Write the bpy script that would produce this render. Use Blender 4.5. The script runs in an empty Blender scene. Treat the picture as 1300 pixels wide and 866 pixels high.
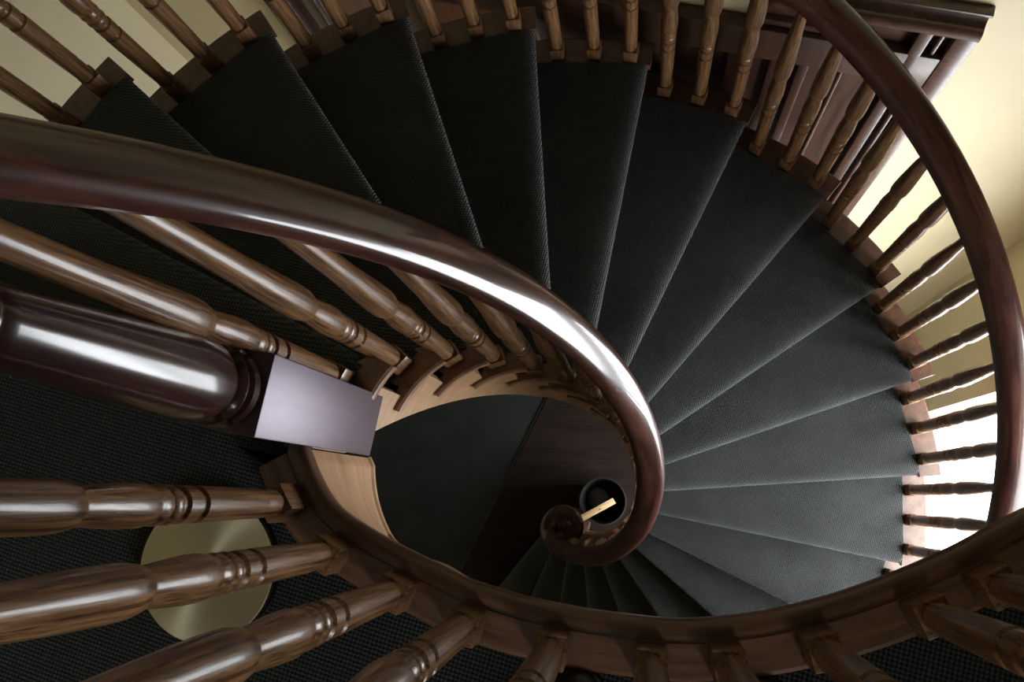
import bpy, bmesh, math, random
from mathutils import Vector, Matrix

C = bpy.context.scene.collection
sc = bpy.context.scene
PI = math.pi
R = math.radians

# ------------------------------------------------------------------ frame of reference
# world origin = axis of the stair on the lower floor, z up; stair angles "a" run clockwise
# seen from above (the way the stair descends), depth "D" is measured down from eye level.
EYE = 4.815
CAM = Vector((0.247, -0.061, EYE))
RISE = 0.175
TH0, DTH, SK = -152.40, 14.89, 0.058
RO = 1.252
D0 = 1.315


def P(r, a, D):
    a = R(a)
    return Vector((r * math.cos(a), -r * math.sin(a), EYE - D))


# ------------------------------------------------------------------ camera
cam = bpy.data.cameras.new('camera')
cam.sensor_width = 36.0
cam.lens = 36.0 * 1000.0 / 1300.0
cam.clip_start = 0.02
cam_o = bpy.data.objects.new('camera', cam)
C.objects.link(cam_o)
row_x = Vector((0.988043163, -0.0300767436, -0.151215403))     # plan right
row_y = Vector((0.0, 0.980787601, -0.195078654))               # plan down
row_d = Vector((0.154177523, 0.192746130, 0.969060484))        # straight down


def to_world(v):
    return Vector((v.dot(row_x), -v.dot(row_y), -v.dot(row_d)))


cx = to_world(Vector((1, 0, 0)))
cy = to_world(Vector((0, -1, 0)))
cz = to_world(Vector((0, 0, -1)))
cam_o.matrix_world = Matrix(((cx.x, cy.x, cz.x, CAM.x), (cx.y, cy.y, cz.y, CAM.y),
                             (cx.z, cy.z, cz.z, CAM.z), (0, 0, 0, 1)))
sc.camera = cam_o

# ------------------------------------------------------------------ world (overcast sky) and exposure
w = bpy.data.worlds.new('overcast_sky')
sc.world = w
w.use_nodes = True
bg = w.node_tree.nodes['Background']
bg.inputs[0].default_value = (0.93, 0.97, 1.0, 1)
bg.inputs[1].default_value = 24.0
sc.view_settings.view_transform = 'Standard'
sc.view_settings.look = 'None'
sc.view_settings.gamma = 1.0
sc.view_settings.use_curve_mapping = False
sc.view_settings.exposure = 0.0

# plan frame of the room: wall A (behind the stair) and wall C (window wall) meet at a right angle
NA = Vector((0.284, 0.959, 0)).normalized()       # outwards through wall A
TA = Vector((0.959, -0.284, 0)).normalized()      # along wall A, = outwards through wall C
DA, DC, DB, DD = 1.40, 1.184, 2.60, 2.60
CEIL = 6.3
CAM0 = Vector((CAM.x, CAM.y, 0))


def room(s, n, z):
    """s along wall A (to window wall), n towards wall A, from the point below the eye"""
    return CAM0 + TA * s + NA * n + Vector((0, 0, z))


WIN = (-0.55, 0.76, 0.40, 2.80)        # window_1 in wall C: n-range, z-range
WIN_ADDED = (-1.75, -1.10, 4.20, 5.15)       # window_2_added in wall C (upper floor, unseen, added to light the landing): n-range, z-range


def portal_light(name, loc, nrm, sx, sy):
    l = bpy.data.lights.new(name, 'AREA')
    l.shape = 'RECTANGLE'
    l.size, l.size_y = sx, sy
    l.cycles.is_portal = True
    o = bpy.data.objects.new(name, l)
    C.objects.link(o)
    o.location = loc
    o.rotation_mode = 'QUATERNION'
    z = -Vector(nrm)                       # light shines along -z
    y = Vector((0, 0, 1))
    x = y.cross(z).normalized()
    o.rotation_quaternion = Matrix((x, y, z)).transposed().to_quaternion()
    return o


portal_light('daylight_window', room(DC + 0.21, (WIN[0] + WIN[1]) / 2, (WIN[2] + WIN[3]) / 2), -TA,
             WIN[1] - WIN[0], WIN[3] - WIN[2])
portal_light('daylight_added_window', room(DC + 0.21, (WIN_ADDED[0] + WIN_ADDED[1]) / 2, (WIN_ADDED[2] + WIN_ADDED[3]) / 2), -TA,
             WIN_ADDED[1] - WIN_ADDED[0], WIN_ADDED[3] - WIN_ADDED[2])

# ------------------------------------------------------------------ materials


def new_mat(name):
    m = bpy.data.materials.new(name)
    m.use_nodes = True
    nt = m.node_tree
    return m, nt, nt.nodes['Principled BSDF'], nt.nodes.new, nt.links.new


def ramp(nt, stops):
    n = nt.nodes.new('ShaderNodeValToRGB')
    els = n.color_ramp.elements
    els[0].position, els[0].color = stops[0][0], (*stops[0][1], 1)
    els[1].position, els[1].color = stops[-1][0], (*stops[-1][1], 1)
    for p, c in stops[1:-1]:
        e = els.new(p)
        e.color = (*c, 1)
    return n


def wood(name, dark, light, rough=0.35, coord='UV', scale=(3, 60, 60), coat=0.0, bump=0.0, coat_rough=0.08,
         lo=0.35, hi=0.65, dist=0.6, spec=0.5):
    m, nt, b, N, L = new_mat(name)
    tc = N('ShaderNodeTexCoord')
    mp = N('ShaderNodeMapping')
    mp.inputs['Scale'].default_value = scale
    nz = N('ShaderNodeTexNoise')
    nz.inputs['Scale'].default_value = 1.0
    nz.inputs['Detail'].default_value = 5
    nz.inputs['Roughness'].default_value = 0.65
    nz.inputs['Distortion'].default_value = dist
    L(tc.outputs[coord], mp.inputs['Vector'])
    L(mp.outputs['Vector'], nz.inputs['Vector'])
    r = ramp(nt, [(lo, dark), (hi, light)])
    L(nz.outputs['Fac'], r.inputs['Fac'])
    L(r.outputs['Color'], b.inputs['Base Color'])
    b.inputs['Roughness'].default_value = rough
    b.inputs['Specular IOR Level'].default_value = spec
    b.inputs['Coat Weight'].default_value = coat
    b.inputs['Coat Roughness'].default_value = coat_rough
    if bump:
        bp = N('ShaderNodeBump')
        bp.inputs['Strength'].default_value = bump
        bp.inputs['Distance'].default_value = 0.001
        L(nz.outputs['Fac'], bp.inputs['Height'])
        L(bp.outputs['Normal'], b.inputs['Normal'])
    return m


def carpet(name, c_lo, c_hi, cell=0.0078, sheen=0.25):
    """waffle-woven carpet: diamonds of small tufts"""
    m, nt, b, N, L = new_mat(name)
    tc = N('ShaderNodeTexCoord')
    sep = N('ShaderNodeSeparateXYZ')
    L(tc.outputs['Object'], sep.inputs[0])
    k = 2 * PI / cell

    def lin(ax, ay, az):
        a = N('ShaderNodeMath'); a.operation = 'MULTIPLY'; a.inputs[1].default_value = ax
        L(sep.outputs[0], a.inputs[0])
        c = N('ShaderNodeMath'); c.operation = 'MULTIPLY_ADD'; c.inputs[1].default_value = ay
        L(sep.outputs[1], c.inputs[0]); L(a.outputs[0], c.inputs[2])
        d = N('ShaderNodeMath'); d.operation = 'MULTIPLY_ADD'; d.inputs[1].default_value = az
        L(sep.outputs[2], d.inputs[0]); L(c.outputs[0], d.inputs[2])
        s = N('ShaderNodeMath'); s.operation = 'SINE'
        L(d.outputs[0], s.inputs[0])
        return s
    s1 = lin(k * 0.80, k * 0.45, k * 0.6)
    s2 = lin(-k * 0.45, k * 0.80, k * 0.6)
    mul = N('ShaderNodeMath'); mul.operation = 'MULTIPLY'
    L(s1.outputs[0], mul.inputs[0]); L(s2.outputs[0], mul.inputs[1])
    nz = N('ShaderNodeTexNoise')
    nz.inputs['Scale'].default_value = 420
    nz.inputs['Detail'].default_value = 2
    L(tc.outputs['Object'], nz.inputs['Vector'])
    hgt = N('ShaderNodeMath'); hgt.operation = 'MULTIPLY_ADD'; hgt.inputs[1].default_value = 1.2
    L(nz.outputs['Fac'], hgt.inputs[0]); L(mul.outputs[0], hgt.inputs[2])
    mr = N('ShaderNodeMapRange')
    mr.inputs['From Min'].default_value = -0.5
    mr.inputs['From Max'].default_value = 1.6
    L(hgt.outputs[0], mr.inputs['Value'])
    r = ramp(nt, [(0.15, c_lo), (0.95, c_hi)])
    L(mr.outputs[0], r.inputs['Fac'])
    # soft worn patches
    n2 = N('ShaderNodeTexNoise'); n2.inputs['Scale'].default_value = 5
    L(tc.outputs['Object'], n2.inputs['Vector'])
    mr2 = N('ShaderNodeMapRange')
    mr2.inputs['From Min'].default_value = 0.3; mr2.inputs['From Max'].default_value = 0.7
    mr2.inputs['To Min'].default_value = 0.8; mr2.inputs['To Max'].default_value = 1.15
    L(n2.outputs['Fac'], mr2.inputs['Value'])
    mx = N('ShaderNodeMix'); mx.data_type = 'RGBA'; mx.blend_type = 'MULTIPLY'
    mx.inputs['Factor'].default_value = 1.0
    L(r.outputs['Color'], mx.inputs['A']); L(mr2.outputs[0], mx.inputs['B'])
    L(mx.outputs['Result'], b.inputs['Base Color'])
    b.inputs['Roughness'].default_value = 0.95
    b.inputs['Specular IOR Level'].default_value = 0.1
    b.inputs['Sheen Weight'].default_value = sheen
    b.inputs['Sheen Roughness'].default_value = 0.5
    b.inputs['Sheen Tint'].default_value = (0.85, 0.93, 0.95, 1)
    bp = N('ShaderNodeBump')
    bp.inputs['Strength'].default_value = 0.8
    bp.inputs['Distance'].default_value = 0.0015
    L(hgt.outputs[0], bp.inputs['Height'])
    L(bp.outputs['Normal'], b.inputs['Normal'])
    return m


def plaster(name, col):
    m, nt, b, N, L = new_mat(name)
    tc = N('ShaderNodeTexCoord')
    nz = N('ShaderNodeTexNoise'); nz.inputs['Scale'].default_value = 2.5; nz.inputs['Detail'].default_value = 6
    L(tc.outputs['Object'], nz.inputs['Vector'])
    r = ramp(nt, [(0.3, tuple(c * 0.93 for c in col)), (0.7, col)])
    L(nz.outputs['Fac'], r.inputs['Fac'])
    L(r.outputs['Color'], b.inputs['Base Color'])
    b.inputs['Roughness'].default_value = 0.6
    n2 = N('ShaderNodeTexNoise'); n2.inputs['Scale'].default_value = 90
    L(tc.outputs['Object'], n2.inputs['Vector'])
    bp = N('ShaderNodeBump'); bp.inputs['Strength'].default_value = 0.08; bp.inputs['Distance'].default_value = 0.003
    L(n2.outputs['Fac'], bp.inputs['Height']); L(bp.outputs['Normal'], b.inputs['Normal'])
    return m


M = {}
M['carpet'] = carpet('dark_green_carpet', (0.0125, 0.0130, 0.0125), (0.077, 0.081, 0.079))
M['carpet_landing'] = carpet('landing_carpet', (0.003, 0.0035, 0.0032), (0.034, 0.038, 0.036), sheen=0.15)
M['carpet_floor'] = carpet('lower_floor_carpet', (0.010, 0.012, 0.011), (0.030, 0.034, 0.031), sheen=0.15)
M['brown_floor'] = wood('dark_brown_floor', (0.012, 0.008, 0.006), (0.022, 0.015, 0.012), 0.75, 'Object', (3, 40, 40))
M['brown_floor'].node_tree.nodes['Principled BSDF'].inputs['Specular IOR Level'].default_value = 0.08
M['rail'] = wood('polished_mahogany', (0.020, 0.006, 0.005), (0.075, 0.026, 0.018), 0.34, 'UV', (5, 34, 34), coat=0.6,
                 coat_rough=0.08, dist=0.9, spec=0.12)
M['newel_block'] = wood('mahogany_lilac_sheen', (0.022, 0.009, 0.010), (0.045, 0.019, 0.018), 0.5, 'Object', (40, 40, 3), coat=0.0, spec=0.85)
_b = M['newel_block'].node_tree.nodes['Principled BSDF']
_b.inputs['Specular Tint'].default_value = (0.92, 0.80, 1.0, 1)  # lilac of the reflected daylight put into the specular colour
_b.inputs['Roughness'].default_value = 0.43
M['newel'] = wood('dark_mahogany', (0.018, 0.006, 0.006), (0.040, 0.013, 0.011), 0.30, 'Object', (40, 40, 3), coat=0.8,
                  coat_rough=0.16, spec=0.12)
M['oak'] = wood('turned_oak', (0.032, 0.013, 0.005), (0.235, 0.120, 0.052), 0.36, 'Object', (250, 250, 7), coat=0.35,
                bump=0.3, coat_rough=0.17, lo=0.34, hi=0.66, dist=0.5, spec=0.22)
M['string'] = wood('lit_oak_board', (0.27, 0.15, 0.075), (0.42, 0.25, 0.135), 0.4, 'UV', (5, 60, 60), coat=0.3,
                   coat_rough=0.2)  # baluster oak made paler, window light on string and fascia painted in
M['tread_end'] = wood('tread_end_oak_lit', (0.15, 0.078, 0.042), (0.28, 0.155, 0.085), 0.38, 'Object', (30, 30, 60), coat=0.35,
                coat_rough=0.2)  # lit copy of the tread-end oak: window light on inner edges painted in
M['cap'] = wood('tread_end_oak', (0.055, 0.024, 0.015), (0.12, 0.056, 0.034), 0.38, 'Object', (30, 30, 60), coat=0.35,
                coat_rough=0.2)
M['curb'] = wood('brown_curb_wood', (0.060, 0.026, 0.013), (0.150, 0.066, 0.035), 0.36, 'UV', (5, 70, 70), coat=0.5,
                 coat_rough=0.15)
M['panel'] = wood('panelling_brown', (0.035, 0.015, 0.009), (0.085, 0.038, 0.022), 0.42, 'Object', (30, 30, 2.5), coat=0.25,
                  coat_rough=0.25)
M['panel_warm'] = wood('panelling_warm', (0.10, 0.038, 0.016), (0.18, 0.072, 0.032), 0.45, 'Object', (30, 30, 2.5),
                       coat=0.2, coat_rough=0.3)
M['wall'] = plaster('cream_plaster', (0.70, 0.61, 0.40))
M['ceiling'] = plaster('white_ceiling', (0.45, 0.43, 0.39))
M['batten'] = wood('raw_pine', (0.55, 0.36, 0.17), (0.78, 0.57, 0.31), 0.6, 'Object', (8, 60, 60))


def plain(name, col, rough, metal=0.0, coat=0.0):
    m, nt, b, N, L = new_mat(name)
    tc = N('ShaderNodeTexCoord')
    nz = N('ShaderNodeTexNoise'); nz.inputs['Scale'].default_value = 30; nz.inputs['Detail'].default_value = 4
    L(tc.outputs['Object'], nz.inputs['Vector'])
    r = ramp(nt, [(0.3, tuple(c * 0.85 for c in col)), (0.7, col)])
    L(nz.outputs['Fac'], r.inputs['Fac']); L(r.outputs['Color'], b.inputs['Base Color'])
    b.inputs['Roughness'].default_value = rough
    b.inputs['Metallic'].default_value = metal
    b.inputs['Coat Weight'].default_value = coat
    return m


M['white_paint'] = plain('white_window_paint', (0.8, 0.79, 0.75), 0.4)
M['black_plastic'] = plain('black_enamel', (0.006, 0.006, 0.006), 0.6)
M['grey_liner'] = plain('grey_liner', (0.12, 0.11, 0.10), 0.5)
M['leather'] = plain('black_leather', (0.006, 0.006, 0.0065), 0.35, coat=0.15)
M['rubber'] = plain('black_rubber', (0.01, 0.01, 0.01), 0.7)
M['dark_metal'] = plain('dark_bronze', (0.05, 0.04, 0.03), 0.4, 1.0)
M['hole'] = plain('dark_hole', (0.01, 0.007, 0.005), 0.8)


def brushed_brass():
    m, nt, b, N, L = new_mat('spun_brass')
    b.inputs['Base Color'].default_value = (0.60, 0.54, 0.38, 1)
    b.inputs['Metallic'].default_value = 1.0
    b.inputs['Roughness'].default_value = 0.42
    b.inputs['Anisotropic'].default_value = 0.85
    tg = N('ShaderNodeTangent'); tg.direction_type = 'RADIAL'; tg.axis = 'Z'
    L(tg.outputs[0], b.inputs['Tangent'])
    tc = N('ShaderNodeTexCoord'); sp = N('ShaderNodeVectorMath'); sp.operation = 'LENGTH'
    L(tc.outputs['Object'], sp.inputs[0])
    nz = N('ShaderNodeTexNoise'); nz.noise_dimensions = '1D'; nz.inputs['Scale'].default_value = 900
    L(sp.outputs['Value'], nz.inputs['W'])
    bp = N('ShaderNodeBump'); bp.inputs['Strength'].default_value = 0.12; bp.inputs['Distance'].default_value = 0.0005
    L(nz.outputs['Fac'], bp.inputs['Height']); L(bp.outputs['Normal'], b.inputs['Normal'])
    return m


M['brass'] = brushed_brass()


def glass():
    m = bpy.data.materials.new('window_glass')
    m.use_nodes = True
    nt = m.node_tree
    nt.nodes.clear()
    out = nt.nodes.new('ShaderNodeOutputMaterial')
    tr = nt.nodes.new('ShaderNodeBsdfTransparent')
    gl = nt.nodes.new('ShaderNodeBsdfGlossy'); gl.inputs['Roughness'].default_value = 0.02
    fr = nt.nodes.new('ShaderNodeLayerWeight'); fr.inputs['Blend'].default_value = 0.12
    mx = nt.nodes.new('ShaderNodeMixShader')
    nt.links.new(fr.outputs['Facing'], mx.inputs[0]); nt.links.new(tr.outputs[0], mx.inputs[1])
    nt.links.new(gl.outputs[0], mx.inputs[2]); nt.links.new(mx.outputs[0], out.inputs[0])
    return m


M['glass'] = glass()

# ------------------------------------------------------------------ object helpers


def mesh_from(name, verts, faces, mat, uvs=None, smooth=False):
    me = bpy.data.meshes.new(name)
    me.from_pydata([tuple(v) for v in verts], [], faces)
    if uvs is not None:
        uvl = me.uv_layers.new(name='UVMap')
        for lp in me.loops:
            uvl.data[lp.index].uv = uvs[lp.vertex_index]
    if mat:
        me.materials.append(M[mat] if isinstance(mat, str) else mat)
    bm = bmesh.new(); bm.from_mesh(me)
    bmesh.ops.recalc_face_normals(bm, faces=bm.faces)
    bm.to_mesh(me); bm.free()
    if smooth:
        for p in me.polygons:
            p.use_smooth = True
        me.set_sharp_from_angle(angle=R(35))
    me.update()
    return me


def obj(name, me, parent=None, loc=None, rot=None):
    o = bpy.data.objects.new(name, me)
    C.objects.link(o)
    if parent:
        o.parent = parent
    if loc is not None:
        o.location = loc
    if rot is not None:
        o.rotation_euler = rot
    return o


def empty(name, loc=(0, 0, 0), rz=0):
    o = bpy.data.objects.new(name, None)
    o.empty_display_size = 0.1
    C.objects.link(o)
    o.location = loc
    o.rotation_euler = (0, 0, rz)
    return o


def tag(o, label, cat, group=None):
    o['label'] = label
    o['category'] = cat
    if group:
        o['group'] = group
    return o


def struct(o, label=None):
    o['kind'] = 'structure'
    if label:
        o['label'] = label
    return o


class MB:
    """collects shapes for one mesh"""

    def __init__(self):
        self.v, self.f, self.uv = [], [], []

    def add(self, vs, fs, uvs=None):
        n = len(self.v)
        self.v += [Vector(x) for x in vs]
        self.uv += uvs if uvs else [(x[0], x[1]) for x in vs]
        self.f += [tuple(i + n for i in f) for f in fs]

    def grid(self, rows, closed=False, caps=False, uvs=None):
        m, n = len(rows), len(rows[0])
        vs = [p for r in rows for p in r]
        fs = []
        for i in range(m - 1):
            for j in range(n if closed else n - 1):
                k = (j + 1) % n
                fs.append((i * n + j, i * n + k, (i + 1) * n + k, (i + 1) * n + j))
        if caps:
            fs.append(tuple(range(n)))
            fs.append(tuple((m - 1) * n + j for j in range(n)))
        self.add(vs, fs, uvs)

    def box(self, p, ax, ay, az):
        p, ax, ay, az = Vector(p), Vector(ax), Vector(ay), Vector(az)
        vs = [p, p + ax, p + ax + ay, p + ay, p + az, p + ax + az, p + ax + ay + az, p + ay + az]
        self.add(vs, [(0, 3, 2, 1), (4, 5, 6, 7), (0, 1, 5, 4), (1, 2, 6, 5), (2, 3, 7, 6), (3, 0, 4, 7)])

    def lathe(self, prof, seg=24, at=(0, 0, 0)):
        at = Vector(at)
        rows, uvs = [], []
        for r, z in prof:
            rows.append([at + Vector((r * math.cos(2 * PI * j / seg), r * math.sin(2 * PI * j / seg), z)) for j in range(seg)])
            uvs += [(z, j / seg * 0.1) for j in range(seg)]
        self.grid(rows, closed=True, caps=True, uvs=uvs)

    def sweep(self, path, prof, caps=True, side=None):
        """profile points (s, u): s sideways (horizontal right of travel), u up"""
        rows, uvs, run = [], [], 0.0
        per = [0.0]
        for j in range(1, len(prof)):
            per.append(per[-1] + math.hypot(prof[j][0] - prof[j - 1][0], prof[j][1] - prof[j - 1][1]))
        for i, p in enumerate(path):
            a, b = path[max(0, i - 1)], path[min(len(path) - 1, i + 1)]
            t = (b - a).normalized()
            s = side[i] if side else t.cross(Vector((0, 0, 1))).normalized()
            u = s.cross(t).normalized()
            if i:
                run += (p - path[i - 1]).length
            rows.append([p + s * x + u * y for x, y in prof])
            uvs += [(run, q) for q in per]
        self.grid(rows, closed=True, caps=caps, uvs=uvs)

    def mesh(self, name, mat, smooth=False):
        return mesh_from(name, self.v, self.f, mat, self.uv, smooth)


def bevel_mesh(me, width=0.003, seg=2):
    bm = bmesh.new(); bm.from_mesh(me)
    bmesh.ops.bevel(bm, geom=list(bm.edges), offset=width, segments=seg, profile=0.5, affect='EDGES')
    bm.to_mesh(me); bm.free()
    for p in me.polygons:
        p.use_smooth = True
    me.set_sharp_from_angle(angle=R(40))
    return me


def box_mesh(name, size, mat, bevel=0.002):
    b = MB()
    x, y, z = size
    b.box((-x / 2, -y / 2, 0), (x, 0, 0), (0, y, 0), (0, 0, z))
    me = b.mesh(name, mat)
    if bevel:
        bevel_mesh(me, bevel)
    return me


# ------------------------------------------------------------------ stair geometry
def ang(k, r, off=0.0):
    """angle of the line of nosing k at radius r, shifted forward by off metres"""
    return TH0 + DTH * k + math.degrees(math.asin(max(-1, min(1, (SK + off) / r))))


def dep(k):
    return D0 + RISE * k


def line_dep(a, r):
    return D0 + RISE * ((a - TH0 - math.degrees(math.asin(SK / r))) / DTH)


# ------------------------------------------------------------------ room shell
def quad_wall(name, pts_outer, holes, d_in, d_out, mat, to3):
    """rectangular wall (u0,u1,v0,v1) with rectangular holes and thickness"""
    u0, u1, v0, v1 = pts_outer
    us = sorted({u0, u1, *[h[0] for h in holes], *[h[1] for h in holes]})
    vs = sorted({v0, v1, *[h[2] for h in holes], *[h[3] for h in holes]})
    b = MB()
    for i in range(len(us) - 1):
        for j in range(len(vs) - 1):
            uc, vc = (us[i] + us[i + 1]) / 2, (vs[j] + vs[j + 1]) / 2
            if any(h[0] < uc < h[1] and h[2] < vc < h[3] for h in holes):
                continue
            p = [to3(us[i], d, vs[j]) for d in (d_in,)][0]
            q = to3(us[i + 1], d_in, vs[j]) - p
            r = to3(us[i], d_out, vs[j]) - p
            b.box(p, q, r, Vector((0, 0, vs[j + 1] - vs[j])))
    o = obj(name, b.mesh(name, mat))
    return struct(o)


quad_wall('wall_back', (-DB - 0.2, DC + 0.2, 0, CEIL), [], DA, DA + 0.2, 'wall', lambda u, d, v: room(u, d, v))
quad_wall('wall_right', (-DD - 0.2, DA, 0, CEIL), [WIN, WIN_ADDED], DC, DC + 0.2, 'wall', lambda u, d, v: room(d, u, v))
quad_wall('wall_left', (-DD - 0.2, DA, 0, CEIL), [], -DB, -DB - 0.2, 'wall', lambda u, d, v: room(d, u, v))
quad_wall('wall_front', (-DB, DC, 0, CEIL), [], -DD, -DD - 0.2, 'wall', lambda u, d, v: room(u, d, v))

b = MB()
b.box(room(-DB - 0.2, -DD - 0.2, CEIL), TA * (DB + DC + 0.4), NA * (DA + DD + 0.4), (0, 0, 0.2))
struct(obj('ceiling', b.mesh('ceiling', 'ceiling')))

# lower floor: dark carpet with a brown boarded strip right of a straight joint
j1, j2 = Vector((-0.308, 0.496, 0)), Vector((-0.793, -0.448, 0))
jd = (j1 - j2).normalized()
jn = Vector((jd.y, -jd.x, 0))           # to the right of the joint
b = MB()
b.box(room(-DB - 0.2, -DD - 0.2, -0.2), TA * (DB + DC + 0.4), NA * (DA + DD + 0.4), (0, 0, 0.2))
fl = struct(obj('floor', b.mesh('floor', 'carpet_floor')))
b = MB()
pb = j2 - jd * 0.7 + Vector((0, 0, 0.0005))
b.box(pb + jn * 0.006, jd * 2.4, jn * 1.3, (0, 0, 0.012))
o = obj('floor_strip', b.mesh('floor_strip', 'brown_floor'), fl)
b = MB()
b.box(pb - jn * 0.012, jd * 2.4, jn * 0.016, (0, 0, 0.006))
obj('edge_trim', b.mesh('edge_trim', 'black_plastic'), fl)

# windows (frame, glass)
t = 0.045
for nm, (n0, n1, z0, z1), lab in (('window_1', WIN, 'tall stair window beside the lower flight, blown out with daylight'), ('window_2_added', WIN_ADDED, None)):
    fr = MB()
    for (na, nb, za, zb) in ((n0, n0 + t, z0, z1), (n1 - t, n1, z0, z1), (n0 + t, n1 - t, z0, z0 + t), (n0 + t, n1 - t, z1 - t, z1)):
        fr.box(room(DC + 0.08, na, za), TA * 0.06, NA * (nb - na), (0, 0, zb - za))
    wf = struct(obj(nm, fr.mesh('window_frame', 'white_paint')), lab)
    g = MB()
    g.box(room(DC + 0.105, n0 + t - .005, z0 + t - .005), TA * 0.006, NA * (n1 - n0 - 2 * t + .01), (0, 0, z1 - z0 - 2 * t + .01))
    obj('pane', g.mesh('pane', 'glass'), wf)

# ------------------------------------------------------------------ landing
EDGE = [(184, .243), (180, .234), (175, .226), (167, .214), (158, .200), (146, .178), (132, .162), (118, .155), (104, .157), (90, .170), (78, .186), (66, .213), (53, .26),
        (44, .31), (36, .375), (28, .448), (22, .512), (18, .56), (14, .613), (10.5, .665), (6, .74), (2.5, .83), (0, .92), (-3, 1.06),
        (-5.5, 1.25), (-7.3, 1.42), (-8.5, 1.575)]


def smooth_path(pts, n):
    out = []
    for i in range(len(pts) - 1):
        p0, p1, p2, p3 = pts[max(0, i - 1)], pts[i], pts[i + 1], pts[min(len(pts) - 1, i + 2)]
        for j in range(n):
            u = j / n
            out.append(0.5 * ((2 * p1) + (p2 - p0) * u + (2 * p0 - 5 * p1 + 4 * p2 - p3) * u * u + (3 * p1 - p0 - 3 * p2 + p3) * u ** 3))
    out.append(pts[-1])
    return out


DL = dep(-1)                                       # landing carpet depth
edge = smooth_path([P(r, a, DL - 0.02) for a, r in EDGE], 4)


def offset_path(path, d):
    out = []
    for i, p in enumerate(path):
        a, b_ = path[max(0, i - 1)], path[min(len(path) - 1, i + 1)]
        t_ = (b_ - a).normalized()
        out.append(p + t_.cross(Vector((0, 0, 1))).normalized() * d)
    return out


# which side is the landing on?  travelling along EDGE (a decreasing) the landing lies on the right
CURBW = 0.078
inner = offset_path(edge, CURBW - 0.006)
nose_back = [P(r, ang(-1, r, -0.12), DL) for r in (0.36, 1.36)]
far = (nose_back[1] - nose_back[0]).normalized()
# polygon of the landing carpet
poly = [Vector((p.x, p.y, 0)) for p in inner if TA.dot(p - CAM0) < DC - 0.02]
cC = room(DC, -DD, 0); cB = room(-DB, -DD, 0)
tB = None
q = nose_back[1]; d_ = TA.dot(q - CAM0); e_ = TA.dot(far)
tB = (-DB - d_) / e_
hit = q + far * tB
last = poly[-1]
last_hit = last + TA * (DC - TA.dot(last - CAM0))
poly += [last_hit, cC, cB, Vector((hit.x, hit.y, 0)), Vector((nose_back[0].x, nose_back[0].y, 0))]
bm = bmesh.new()
top = [bm.verts.new((p.x, p.y, EYE - DL)) for p in poly]
bot = [bm.verts.new((p.x, p.y, EYE - DL - 0.24)) for p in poly]
bm.faces.new(top); bm.faces.new(bot[::-1])
for i in range(len(poly)):
    j = (i + 1) % len(poly)
    bm.faces.new((top[i], bot[i], bot[j], top[j]))
bmesh.ops.recalc_face_normals(bm, faces=bm.faces)
bmesh.ops.triangulate(bm, faces=bm.faces)
me = bpy.data.meshes.new('landing_floor'); bm.to_mesh(me); bm.free()
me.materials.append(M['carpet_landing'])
landing = struct(obj('floor_landing', me), 'dark carpeted upper landing around the stairwell')

# landing curb: moulded board with rounded nose towards the well, and a raised inner bed
prof = [(0.002, -0.030), (0.000, -0.022), (0.001, -0.010), (0.006, -0.003), (0.014, 0.0), (0.024, -0.001), (0.029, -0.001), (0.030, 0.002), (CURBW - 0.006, 0.002),
        (CURBW, -0.003), (CURBW, -0.045), (0.010, -0.045), (0.010, -0.030)]
b = MB(); b.sweep(edge, prof)
obj('landing_curb', b.mesh('landing_curb', 'curb', True), landing)
# fascia skirt under the curb (the well side), deepest next to the newel
rows_a, rows_b, rows_c, uva = [], [], [], []
run = 0
fas = offset_path(edge, 0.010)
top_r, bot_r, bead = [], [], []
NF = len(fas)
for i, p in enumerate(fas):
    a = -math.degrees(math.atan2(p.y, p.x)) % 360
    if a > 270:
        a -= 360
    u = max(0.0, min(1.0, (a - 78) / (147 - 78)))
    h = 0.04 + 0.285 * u ** 1.5
    rr = math.hypot(p.x, p.y)
    r2 = rr + (max(rr, 0.243) - rr) * u ** 2.6
    top_r.append(p + Vector((0, 0, -0.02)))
    bot_r.append(P(r2, a, DL - 0.02 + h))
rows = []
uvs = []
for i in range(NF):
    if i:
        run += (fas[i] - fas[i - 1]).length
    tp, bt = top_r[i], bot_r[i]
    outw = Vector((fas[i].x, fas[i].y, 0)).normalized()
    tdir = (fas[min(NF - 1, i + 1)] - fas[max(0, i - 1)]).normalized().cross(Vector((0, 0, 1))).normalized()
    row = [tp, tp.lerp(bt, 0.5), bt + Vector((0, 0, .014)), bt - tdir * 0.004 + Vector((0, 0, .009)), bt - tdir * 0.004, bt + tdir * .02, tp + tdir * .02]
    rows.append(row)
    uvs += [(run, 0), (run, .1), (run, .2), (run, .21), (run, .22), (run, .25), (run, .5)]
b = MB(); b.grid(rows, closed=True, caps=True, uvs=uvs)
obj('fascia', b.mesh('landing_fascia', 'string', True), landing)

# ------------------------------------------------------------------ staircase
stair = tag(empty('spiral_staircase', (0, 0, 0)), 'curving staircase with dark green carpeted treads winding down around an open well', 'staircase')
RS = [0.285, 0.32, 0.37, 0.44, 0.52, 0.61, 0.71, 0.81, 0.91, 1.01, 1.10, 1.17, 1.22, RO]
NOSE = [(-0.060, 0.0008), (-0.040, 0.0020), (-0.025, 0.0042), (-0.014, 0.0075), (-0.006, 0.0120), (-0.0015, 0.0170), (0.0, 0.0215), (-0.002, 0.0255), (-0.007, 0.028), (-0.016, 0.031), (-0.034, 0.031)]


def fwd(k):
    a = R(TH0 + DTH * k)
    n = Vector((-math.sin(a), math.cos(a)))
    return Vector((n.x, -n.y, 0))


def at_line(k, r, off, D):
    return P(r, ang(k, r, off), D)


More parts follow.
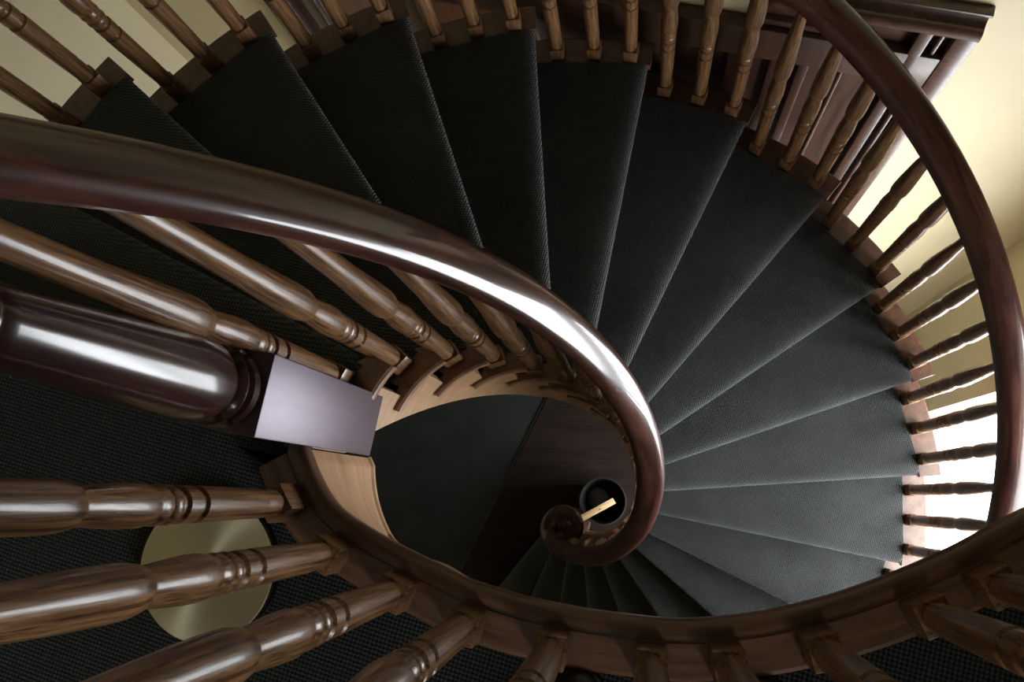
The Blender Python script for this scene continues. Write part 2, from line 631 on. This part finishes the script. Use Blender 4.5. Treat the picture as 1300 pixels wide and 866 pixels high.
def tread_mesh(k, landing_strip=False):
    rows = []
    D = dep(k)
    for r in RS:
        row = []
        if landing_strip:
            back = at_line(k, r, -0.1199, D)
        else:
            back = P(r, ang(k - 1, r, -0.036), D)
        front = at_line(k, r, NOSE[0][0] if r > 0.4 else -0.03, D)
        for s in (0, 0.2, 0.4, 0.6, 0.8):
            row.append(back.lerp(front, s))
        for f_, d in NOSE:
            row.append(at_line(k, r, f_, D + d))
        rows.append(row)
    n = len(rows[0])
    # close the two ends with a carpet edge 12 mm deep
    def drop(row, dr):
        out = []
        for i, p in enumerate(row):
            v = Vector((p.x, p.y, 0)).normalized() * dr
            out.append(p + v + Vector((0, 0, -0.014 if i < 8 else 0)))
        return out
    rows = [drop(rows[0], -0.001)] + rows + [drop(rows[-1], 0.003)]
    b = MB(); b.grid(rows)
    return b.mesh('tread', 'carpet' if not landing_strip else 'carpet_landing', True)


def riser_mesh(k):
    rows = []
    for r in RS:
        rows.append([at_line(k, r, -0.034, dep(k) + 0.020), at_line(k, r, -0.034, dep(k + 1) + 0.01),
                     at_line(k, r, -0.052, dep(k + 1) + 0.01), at_line(k, r, -0.052, dep(k) + 0.020)])
    b = MB(); b.grid(rows, closed=True, caps=True)
    return b.mesh('riser', 'carpet', False)


def arc_board(k, r0, r1, back_fn, front_fn, prof_in, seg=9, D=None, name='cap', mat='cap', inset=None):
    """flat board between r0 and r1; edge profile (dr, dz) at the visible rim"""
    D = dep(k) if D is None else D
    rows = []
    for i in range(seg + 1):
        s = i / seg
        row = []
        for dr, dz in prof_in:
            r = dr
            a = back_fn(r) + (front_fn(r) - back_fn(r)) * s
            row.append(P(r, a, D + dz))
        rows.append(row)
    b = MB()
    uvs = [(i / seg * 0.3, j * 0.01) for i in range(seg + 1) for j in range(len(prof_in))]
    b.grid(rows, closed=True, caps=True, uvs=uvs)
    return b.mesh(name, mat, True)


CAP_T = 0.030
for k in range(-1, 20):
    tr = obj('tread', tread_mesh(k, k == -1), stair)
    obj('riser', riser_mesh(k), stair)
    if k >= 0:
        # inner tread end with its return nosing
        r0 = 0.237
        prof = [(r0 + 0.006, 0.008), (r0 + 0.001, 0.012), (r0, 0.019), (r0 + 0.001, 0.030), (r0 + 0.006, 0.036), (0.284, 0.036), (0.32, 0.036), (0.32, 0.010), (0.284, 0.008)]
        obj('inner_tread_end', arc_board(k, 0, 0, lambda r, k=k: ang(k - 1, r, -0.02), lambda r, k=k: ang(k, r, 0.010 if r < 0.29 else -0.045), prof, mat='tread_end',
                                         name='inner_tread_end'), stair)
        prof2 = [(r0 + 0.006, 0.0085), (r0 + 0.001, 0.0125), (r0, 0.0195), (r0 + 0.001, 0.030), (r0 + 0.006, 0.0355), (0.262, 0.0355), (0.262, 0.0085)]
        obj('return_nosing', arc_board(k, 0, 0, lambda r, k=k: ang(k, 0.237, 0.010) - 33, lambda r, k=k: ang(k - 1, r, -0.018), prof2, seg=6, mat='tread_end',
                                       name='return_nosing'), stair)
    # outer tread end carrying the balusters
    r1 = 1.335
    prof = [(1.15, 0.010), (1.256, 0.010), (1.2575, 0.010), (r1 - 0.007, 0.010), (r1 - 0.002, 0.014), (r1, 0.022), (r1 - 0.002, 0.032), (r1 - 0.007, 0.038), (1.2575, 0.038), (1.256, 0.038), (1.15, 0.038)]
    bk = (lambda r, k=k: ang(k - 1, r, -0.045)) if k >= 0 else (lambda r, k=k: ang(k, r, -0.13))
    obj('outer_tread_end', arc_board(k, 0, 0, bk, lambda r, k=k: ang(k, r, 0.006 if r > 1.257 else -0.045), prof, seg=6, name='outer_tread_end'), stair)

# strings: sawtooth top, smooth helical bottom


def string_mesh(name, rin, rout, drop_fn, k0, k1, face_r, mat):
    rows, uvs = [], []
    for k in range(k0, k1 + 1):
        a0, a1 = ang(k - 1, face_r, -0.034), ang(k, face_r, -0.034)
        for i in range(5):
            s = i / 4
            a = a0 + (a1 - a0) * s
            if i == 0:
                a += 0.02
            tD = dep(k) + 0.03
            bD = line_dep(a, face_r) + drop_fn(a)
            bD = min(max(bD, tD + 0.02), EYE - 0.001)
            rows.append([P(rin, a, tD), P(rin, a, bD), P(rout, a, bD), P(rout, a, tD)])
            run = R(a) * face_r * 3
            uvs += [(run, tD), (run, bD), (run + .3, bD), (run + .3, tD)]
    b = MB(); b.grid(rows, closed=True, caps=True, uvs=uvs)
    return b.mesh(name, mat)


def in_drop(a):
    u = max(0, min(1, (a + 165) / 60))
    return 0.44 + 0.19 * u


obj('inner_string', string_mesh('inner_string', 0.250, 0.272, in_drop, -1, 19, 0.25, 'string'), stair)
obj('outer_string', string_mesh('outer_string', 1.285, 1.310, lambda a: 0.36, -1, 19, 1.30, 'cap'), stair)
# soffit closes the underside
rows = []
for i in range(90):
    a = -172 + 300 * i / 89
    d_in = min(line_dep(a, 0.26) + in_drop(a) - 0.03, EYE - 0.004)
    d_out = min(line_dep(a, 1.295) + 0.33, EYE - 0.004)
    row = []
    for j in range(7):
        u = j / 6
        r = 0.262 + (1.295 - 0.262) * u
        D = max(d_in + (d_out - d_in) * u, line_dep(a, r) + 0.26)
        row.append(P(r, a, min(D, EYE - 0.004)))
    rows.append(row)
b = MB(); b.grid(rows)
obj('soffit', b.mesh('soffit', 'ceiling', True), stair)

# ------------------------------------------------------------------ balusters
BLK = 0.042


def baluster_mesh(L, name='baluster'):
    """turned oak baluster of length L above its square block; origin at the foot"""
    pr = [(0.010, 0.050), (0.0150, 0.052), (0.0182, 0.062), (0.0190, 0.075), (0.0195, 0.100), (0.0192, 0.104), (0.0200, 0.110), (0.0215, 0.245),
          (0.0215, 0.247), (0.0178, 0.250), (0.0178, 0.257), (0.0214, 0.260), (0.0214, 0.283), (0.0176, 0.286), (0.0176, 0.292), (0.0206, 0.296), (0.0222, 0.302),
          (0.0206, 0.309), (0.0190, 0.311), (0.0206, 0.315), (0.0224, 0.322), (0.0214, 0.330), (0.0205, 0.333), (0.0215, 0.338), (0.0236, 0.352), (0.0234, 0.375), (0.0205, 0.415),
          (0.0186, 0.438), (0.0186, 0.441), (0.0212, 0.445), (0.0240, 0.462), (0.0245, 0.485), (0.0232, 0.53), (0.0185, 0.66), (0.0150, max(L - 0.10, 0.70)), (0.0140, max(L, 0.72))]
    pr = [(r_, z_ if z_ < 0.2 or z_ > 0.6 else z_ * 1.055) for r_, z_ in pr]
    b = MB(); b.lathe(pr, 20)
    return b.mesh(name, 'oak', True)


blk_me = box_mesh('baluster_block', (BLK, BLK, 0.056), 'oak', 0.0025)
BMESH = {}


def add_baluster(parent, r, a, D, L, rz=None, p=None):
    key = round(L, 2)
    if key not in BMESH:
        BMESH[key] = baluster_mesh(key)
    loc = P(r, a, D) if p is None else p
    rot = (0, 0, R(-a) if rz is None else rz)
    o = obj('baluster', BMESH[key], parent, loc, rot)
    obj('baluster_block', blk_me, o)
    return o


# rail cross-section: loaf shaped, flat underside with small lip
def rail_prof(wd, ht):
    pts = []
    h = wd / 2
    pts += [(-h * 0.55, -ht * 0.5), (-h * 0.62, -ht * 0.36), (-h * 0.95, -ht * 0.22)]
    for i in range(11):
        t_ = PI - PI * i / 10
        c, s = math.cos(t_), math.sin(t_)
        pts.append((h * math.copysign(abs(c) ** 0.75, c), -ht * 0.05 + ht * 0.55 * abs(s) ** 0.8))
    pts += [(h * 0.95, -ht * 0.22), (h * 0.62, -ht * 0.36), (h * 0.55, -ht * 0.5)]
    return pts


# --- inner balustrade
def rail_in(a):
    u = max(0.0, min(1.0, (a + 150) / 250))
    r = 0.265 + 0.034 * u
    return r, line_dep(a, r) - (0.892 - 0.274 * u)


inner_b = tag(empty('inner_balustrade', P(0.3, 0, EYE)), 'inner balustrade around the well, glossy mahogany rail spiralling down from the square newel', 'balustrade')
inner_b.location = (0, 0, 0)
path = []
a = -163
while a <= 108:
    path.append(P(rail_in(a)[0], a, rail_in(a)[1]))
    a += 3
# flatten into a volute over the bottom newel
vc = Vector((-0.105, -0.200, 0))
last = path[-1]
a_l = math.atan2(last.y - vc.y, last.x - vc.x)
r_l = (Vector((last.x, last.y, 0)) - vc).length
z_l = last.z
NV = 34
for i in range(1, NV + 1):
    u = i / NV
    an = a_l - u * R(455)
    rr = r_l * (1 - u) ** 0.9 + 0.030 * u
    z = 0.92 + (z_l - 0.92) * max(0, 1 - u * 3.2) ** 2
    path.append(Vector((vc.x + rr * math.cos(an), vc.y + rr * math.sin(an), z)))
b = MB(); b.sweep(path, rail_prof(0.078, 0.048))
obj('handrail', b.mesh('inner_handrail', 'rail', True), inner_b)
v = MB()
v.lathe([(0.01, 0.868), (0.040, 0.872), (0.046, 0.90), (0.044, 0.935), (0.030, 0.952), (0.012, 0.957), (0.001, 0.958)], 24, (vc.x, vc.y, 0))
obj('volute_eye', v.mesh('volute_eye', 'rail', True), inner_b)
for k in range(0, 19):
    a = ang(k, 0.27, 0) - 14.0 + 3.0
    Lk = dep(k) - rail_in(a)[1] - 0.02
    add_baluster(inner_b, max(0.276, 0.303 - 0.008 * k), a, dep(k) + 0.008, Lk)

# newel at the head of the stair
NC = Vector((-0.273, 0.078, 0))
NRZ = R(-11.5)
ZL = EYE - DL


def lathe_at(prof, seg, mat, name):
    b = MB(); b.lathe(prof, seg)
    return b.mesh(name, mat, True)


col = [(0.030, 0.0), (0.050, 0.004), (0.053, 0.012), (0.050, 0.020), (0.044, 0.024), (0.044, 0.028), (0.049, 0.033), (0.051, 0.040), (0.047, 0.047), (0.043, 0.050), (0.043, 0.054),
       (0.047, 0.060), (0.0520, 0.075), (0.0505, 0.12), (0.0425, 0.26), (0.0355, 0.390), (0.0345, 0.404), (0.0335, 0.406), (0.0335, 0.409), (0.036, 0.412), (0.036, 0.425), (0.033, 0.432), (0.026, 0.436),
       (0.026, 0.446), (0.024, 0.450)]
newel = obj('newel_post', lathe_at(col, 40, 'newel', 'newel_column'), inner_b, (NC.x, NC.y, ZL + 0.20), (0, 0, NRZ))
nb_ = obj('base_block', box_mesh('newel_base', (0.110, 0.110, 0.445), 'newel_block', 0.002), newel, (0, 0, -0.445))
nt_ = obj('top_block', box_mesh('newel_top', (0.104, 0.104, 0.36), 'newel_block', 0.003), newel, (0, 0, 0.445))

# turned newel carrying the volute at the foot
lp = [(0.055, 0.0), (0.055, 0.05), (0.042, 0.06), (0.036, 0.09), (0.042, 0.12), (0.030, 0.14), (0.040, 0.22), (0.044, 0.30), (0.034, 0.42), (0.030, 0.44), (0.042, 0.455), (0.030, 0.47), (0.036, 0.52),
      (0.026, 0.75), (0.030, 0.80), (0.038, 0.83), (0.030, 0.86), (0.030, 0.90)]
obj('volute_newel', lathe_at(lp, 28, 'newel', 'volute_newel'), inner_b, (vc.x, vc.y, 0))
pl = [(0.075, 0), (0.075, 0.125), (0.079, 0.130), (0.083, 0.142), (0.083, 0.152), (0.080, 0.165), (0.075, 0.170), (0.01, 0.170)]
obj('round_plinth', lathe_at(pl, 40, 'cap', 'round_plinth'), inner_b, (vc.x, vc.y, 0))

# --- outer balustrade
R_OUT, H_OUT = 1.277, 0.67
outer_b = tag(empty('outer_balustrade', (0, 0, 0)), 'outer balustrade along the wall side, three turned oak balusters per tread under a dark rail', 'balustrade')
path = []
a = -172
while a <= 136:
    path.append(P(R_OUT, a, line_dep(a, R_OUT) - H_OUT))
    a += 2.5
b = MB(); b.sweep(path, rail_prof(0.082, 0.074))
obj('handrail', b.mesh('outer_handrail', 'rail', True), outer_b)
for k in range(0, 20):
    for j, off in enumerate((-12.5, -7.5, -2.5)):
        a = ang(k, 1.275) + off
        Lk = dep(k) - (line_dep(a, R_OUT) - H_OUT) - 0.03
        add_baluster(outer_b, 1.275, a, dep(k) + 0.010, Lk)

# --- landing balustrade
land_b = tag(empty('landing_balustrade', (0, 0, 0)), 'landing balustrade in the foreground, thick turned oak balusters on a curved brown curb', 'balustrade')
RAILD = 0.22
mid = offset_path(edge, 0.052)
cum = [0.0]
for i in range(1, len(mid)):
    cum.append(cum[-1] + (mid[i] - mid[i - 1]).length)


def at_len(s):
    for i in range(1, len(mid)):
        if cum[i] >= s:
            u = (s - cum[i - 1]) / (cum[i] - cum[i - 1])
            return mid[i - 1].lerp(mid[i], u), (mid[i] - mid[i - 1]).normalized()
    return mid[-1], (mid[-1] - mid[-2]).normalized()


# angles at which the photograph shows them, then even spacing on towards the window wall
want = [166, 143.5, 113.5, 85.5, 63.5, 46.8, 36, 27.7, 19.2, 13.8]
lens = []
for wa in want:
    best = min(range(len(mid)), key=lambda i: abs((-math.degrees(math.atan2(mid[i].y, mid[i].x)) + 90) % 360 - 90 - wa))
    lens.append(cum[best])
s = lens[-1] + 0.1
while s < cum[-1] - 0.08:
    lens.append(s); s += 0.1
for s in lens:
    p, t_ = at_len(s)
    q = Vector((p.x, p.y, EYE - DL + 0.022))
    add_baluster(land_b, 0, 0, 0, DL - 0.022 - RAILD - 0.02, rz=math.atan2(t_.y, t_.x), p=q)
rp = [Vector((p.x, p.y, EYE - RAILD)) for p in mid]
rp = [Vector((NC.x, NC.y, EYE - RAILD)) + Vector((0.02, -0.05, 0))] + rp[4:]
b = MB(); b.sweep(rp, rail_prof(0.086, 0.068))
obj('handrail', b.mesh('landing_handrail', 'rail', True), land_b)

# ------------------------------------------------------------------ panelling and portal on the back wall
def prism(bm_, s0, s1, prof):
    """profile (w, z): w out from the back wall; extruded along the wall"""
    rows = []
    for s_ in (s0, s1):
        rows.append([room(s_, DA - w_, z_) for w_, z_ in prof])
    bm_.grid(rows, closed=True, caps=True)


def slab(name, s0, s1, z0, z1, w0, w1, mat, parent, bev=0.004):
    b = MB()
    b.box(room(s0, DA - w0, z0), TA * (s1 - s0), NA * -(w1 - w0), (0, 0, z1 - z0))
    me = b.mesh(name, mat)
    if bev:
        bevel_mesh(me, bev)
    return obj(name, me, parent)


door = struct(obj('door_1', None), 'dark wooden panelled door surround on the wall behind the stair')
door.empty_display_size = 0.1
HB, HT = 2.570, 2.715
S0, S1 = -1.765, 0.528
slab('head_board', S0, S1, HB, HT, 0.0, 0.045, 'panel', door)
for s0, s1, wd in ((S0, -1.65, 0.05), (-1.60, -1.545, 0.035), (-1.19, -1.09, 0.040), (-0.80, -0.70, 0.040), (-0.36, -0.27, 0.040), (-0.075, -0.012, 0.045)):
    slab('stile', s0, s1, 0, HB, 0.0, wd, 'panel', door)
for s0, s1, mt in ((-1.65, -1.60, 'panel_warm'), (-1.545, -1.19, 'panel_warm'), (-1.09, -0.80, 'panel_warm'), (-0.70, -0.36, 'panel'), (-0.27, -0.075, 'panel')):
    slab('panel', s0, s1, 0, HB, 0.0, 0.014, mt, door, 0)
# portal with cornice on the right part
b = MB(); prism(b, -0.012, 0.30, [(0, 2.713), (0.018, 2.713), (0.028, 2.720), (0.031, 2.731), (0.028, 2.742), (0.018, 2.748), (0, 2.748)])
obj('lower_ledge', b.mesh('lower_ledge', 'cap', True), door)
b = MB(); prism(b, -0.015, 0.530, [(0, 2.835), (0.045, 2.835), (0.060, 2.840), (0.067, 2.850), (0.067, 2.862), (0.060, 2.872), (0.050, 2.876), (0, 2.876)])
obj('cornice_moulding', b.mesh('cornice_moulding', 'cap', True), door)
b = MB(); prism(b, -0.015, 0.530, [(0, 2.876), (0.046, 2.876), (0.036, 2.880), (0.028, 2.888), (0.024, 2.898), (0, 2.898)])
obj('cornice_cove', b.mesh('cornice_cove', 'panel', True), door)
slab('cornice_top', -0.020, 0.536, 2.898, 2.907, 0, 0.030, 'panel', door, 0.002)
for s0, s1, wd, mt in ((0.395, 0.430, 0.045, 'panel'), (0.450, 0.462, 0.035, 'panel'), (0.482, 0.536, 0.050, 'cap'), (0.050, 0.085, 0.030, 'panel'), (0.135, 0.165, 0.030, 'panel'),
                       (0.225, 0.236, 0.035, 'panel'), (0.252, 0.263, 0.035, 'panel')):
    slab('pilaster', s0, s1, 0, 2.836 if s0 > 0.3 else HB, 0.0, wd, mt, door, 0.005)
slab('door_leaf', -0.012, S1 - 0.01, 0, HB, 0.0, 0.012, 'panel', door, 0)
slab('frieze', -0.012, S1 - 0.01, HT, 2.836, 0.0, 0.012, 'panel', door, 0)

# ------------------------------------------------------------------ small things
# brass disc on the landing
disc = tag(empty('brass_disc', (-0.385, -0.163, ZL)), 'round spun brass disc lying on the dark landing carpet behind balusters', 'disc')
b = MB(); b.lathe([(0.105, 0.0), (0.108, 0.002), (0.108, 0.016), (0.100, 0.018)], 64)
obj('rim', b.mesh('disc_rim', 'dark_metal', True), disc)
b = MB(); b.lathe([(0.106, 0.0182), (0.105, 0.0195), (0.06, 0.0215), (0.002, 0.024), (0.0005, 0.0241)], 96)
obj('top_plate', b.mesh('disc_top', 'brass', True), disc)

# waste bin with a wooden batten across it, at the foot of the well
bx, by = 0.057, -0.080
binn = tag(empty('waste_bin', (bx, by, 0)), 'round black waste bin standing on the floor at the foot of the well', 'bin')
b = MB(); b.lathe([(0.095, 0.0), (0.100, 0.003), (0.128, 0.33), (0.131, 0.335), (0.131, 0.342), (0.125, 0.343), (0.122, 0.335), (0.097, 0.012), (0.001, 0.012)], 40)
obj('body', b.mesh('bin_body', 'black_plastic', True), binn)
b = MB(); b.lathe([(0.07, 0.014), (0.075, 0.05), (0.06, 0.10), (0.03, 0.12), (0.001, 0.125)], 24, (-0.035, 0.015, 0))
obj('liner', b.mesh('bin_liner', 'grey_liner', True), binn)
p1, p2 = Vector((-0.056, -0.171, 0)), Vector((0.117, -0.079, 0))
pm = (p1 + p2) / 2
bat = tag(empty('wooden_batten', (pm.x, pm.y, 0.3435), math.atan2(p2.y - p1.y, p2.x - p1.x)), 'short pale pine batten lying across the black bin rim', 'batten')
me = box_mesh('batten_bar', (0.205, 0.034, 0.022), 'batten', 0.002)
obj('bar', me, bat)
b = MB(); b.lathe([(0.004, 0.0221), (0.004, 0.0224), (0.0005, 0.0224)], 12, (0.01, -0.003, 0))
obj('screw_hole', b.mesh('screw_hole', 'hole'), bat)

# photographer's black shoes: only the toes reach into the picture


def shoe(name, tip, ang_, label):
    o = tag(empty(name, (tip.x, tip.y, ZL), ang_), label, 'shoe', 'black shoes on the landing')
    # local +y points to the toe (tip at y = 0)
    secs = [(0.0, 0.004, 0.018), (-0.006, 0.018, 0.030), (-0.02, 0.030, 0.040), (-0.05, 0.041, 0.048), (-0.09, 0.046, 0.058), (-0.14, 0.041, 0.078), (-0.19, 0.035, 0.095), (-0.24, 0.034, 0.100), (-0.275, 0.030, 0.095),
            (-0.29, 0.012, 0.080)]
    rows = []
    for y, hw, ht in secs:
        row = []
        for j in range(16):
            t_ = 2 * PI * j / 16
            c, s_ = math.cos(t_), math.sin(t_)
            row.append(Vector((hw * math.copysign(abs(c) ** 0.8, c), y, 0.014 + (ht - 0.014) * max(0.0, 0.5 + 0.5 * s_))))
        rows.append(row)
    b = MB(); b.grid(rows, closed=True, caps=True)
    obj('upper', b.mesh('shoe_upper', 'leather', True), o)
    rows = []
    for y, hw, ht in secs:
        h2 = hw + 0.004
        yy = y + (0.004 if y == 0 else 0)
        rows.append([Vector((-h2, yy, 0.0)), Vector((h2, yy, 0.0)), Vector((h2, yy, 0.017)), Vector((-h2, yy, 0.017))])
    b = MB(); b.grid(rows, closed=True, caps=True)
    obj('sole', b.mesh('shoe_sole', 'rubber', True), o)
    b = MB()
    cap = [Vector((x_, -0.052 - 0.25 * x_ * x_ * 10, 0.0)) for x_ in [i * 0.008 for i in range(-4, 5)]]
    pts = [Vector((p.x, p.y, 0.014 + 0.035 * math.sqrt(max(0, 1 - (p.x / 0.0415) ** 2)) ** 0.9 + 0.002)) for p in cap]
    ring = [(0.0012 * math.cos(PI / 3 * i), 0.0012 * math.sin(PI / 3 * i)) for i in range(6)]
    b.sweep(pts, ring)
    obj('toe_seam', b.mesh('toe_seam', 'rubber', True), o)
    return o


shoe('shoe', Vector((0.160, -0.288, 0)), R(4), 'black leather shoe toe at the bottom edge, nearer the middle of the photo')
shoe('shoe', Vector((0.400, -0.288, 0)), R(-6), 'black leather shoe toe at the bottom edge, right one of the pair')
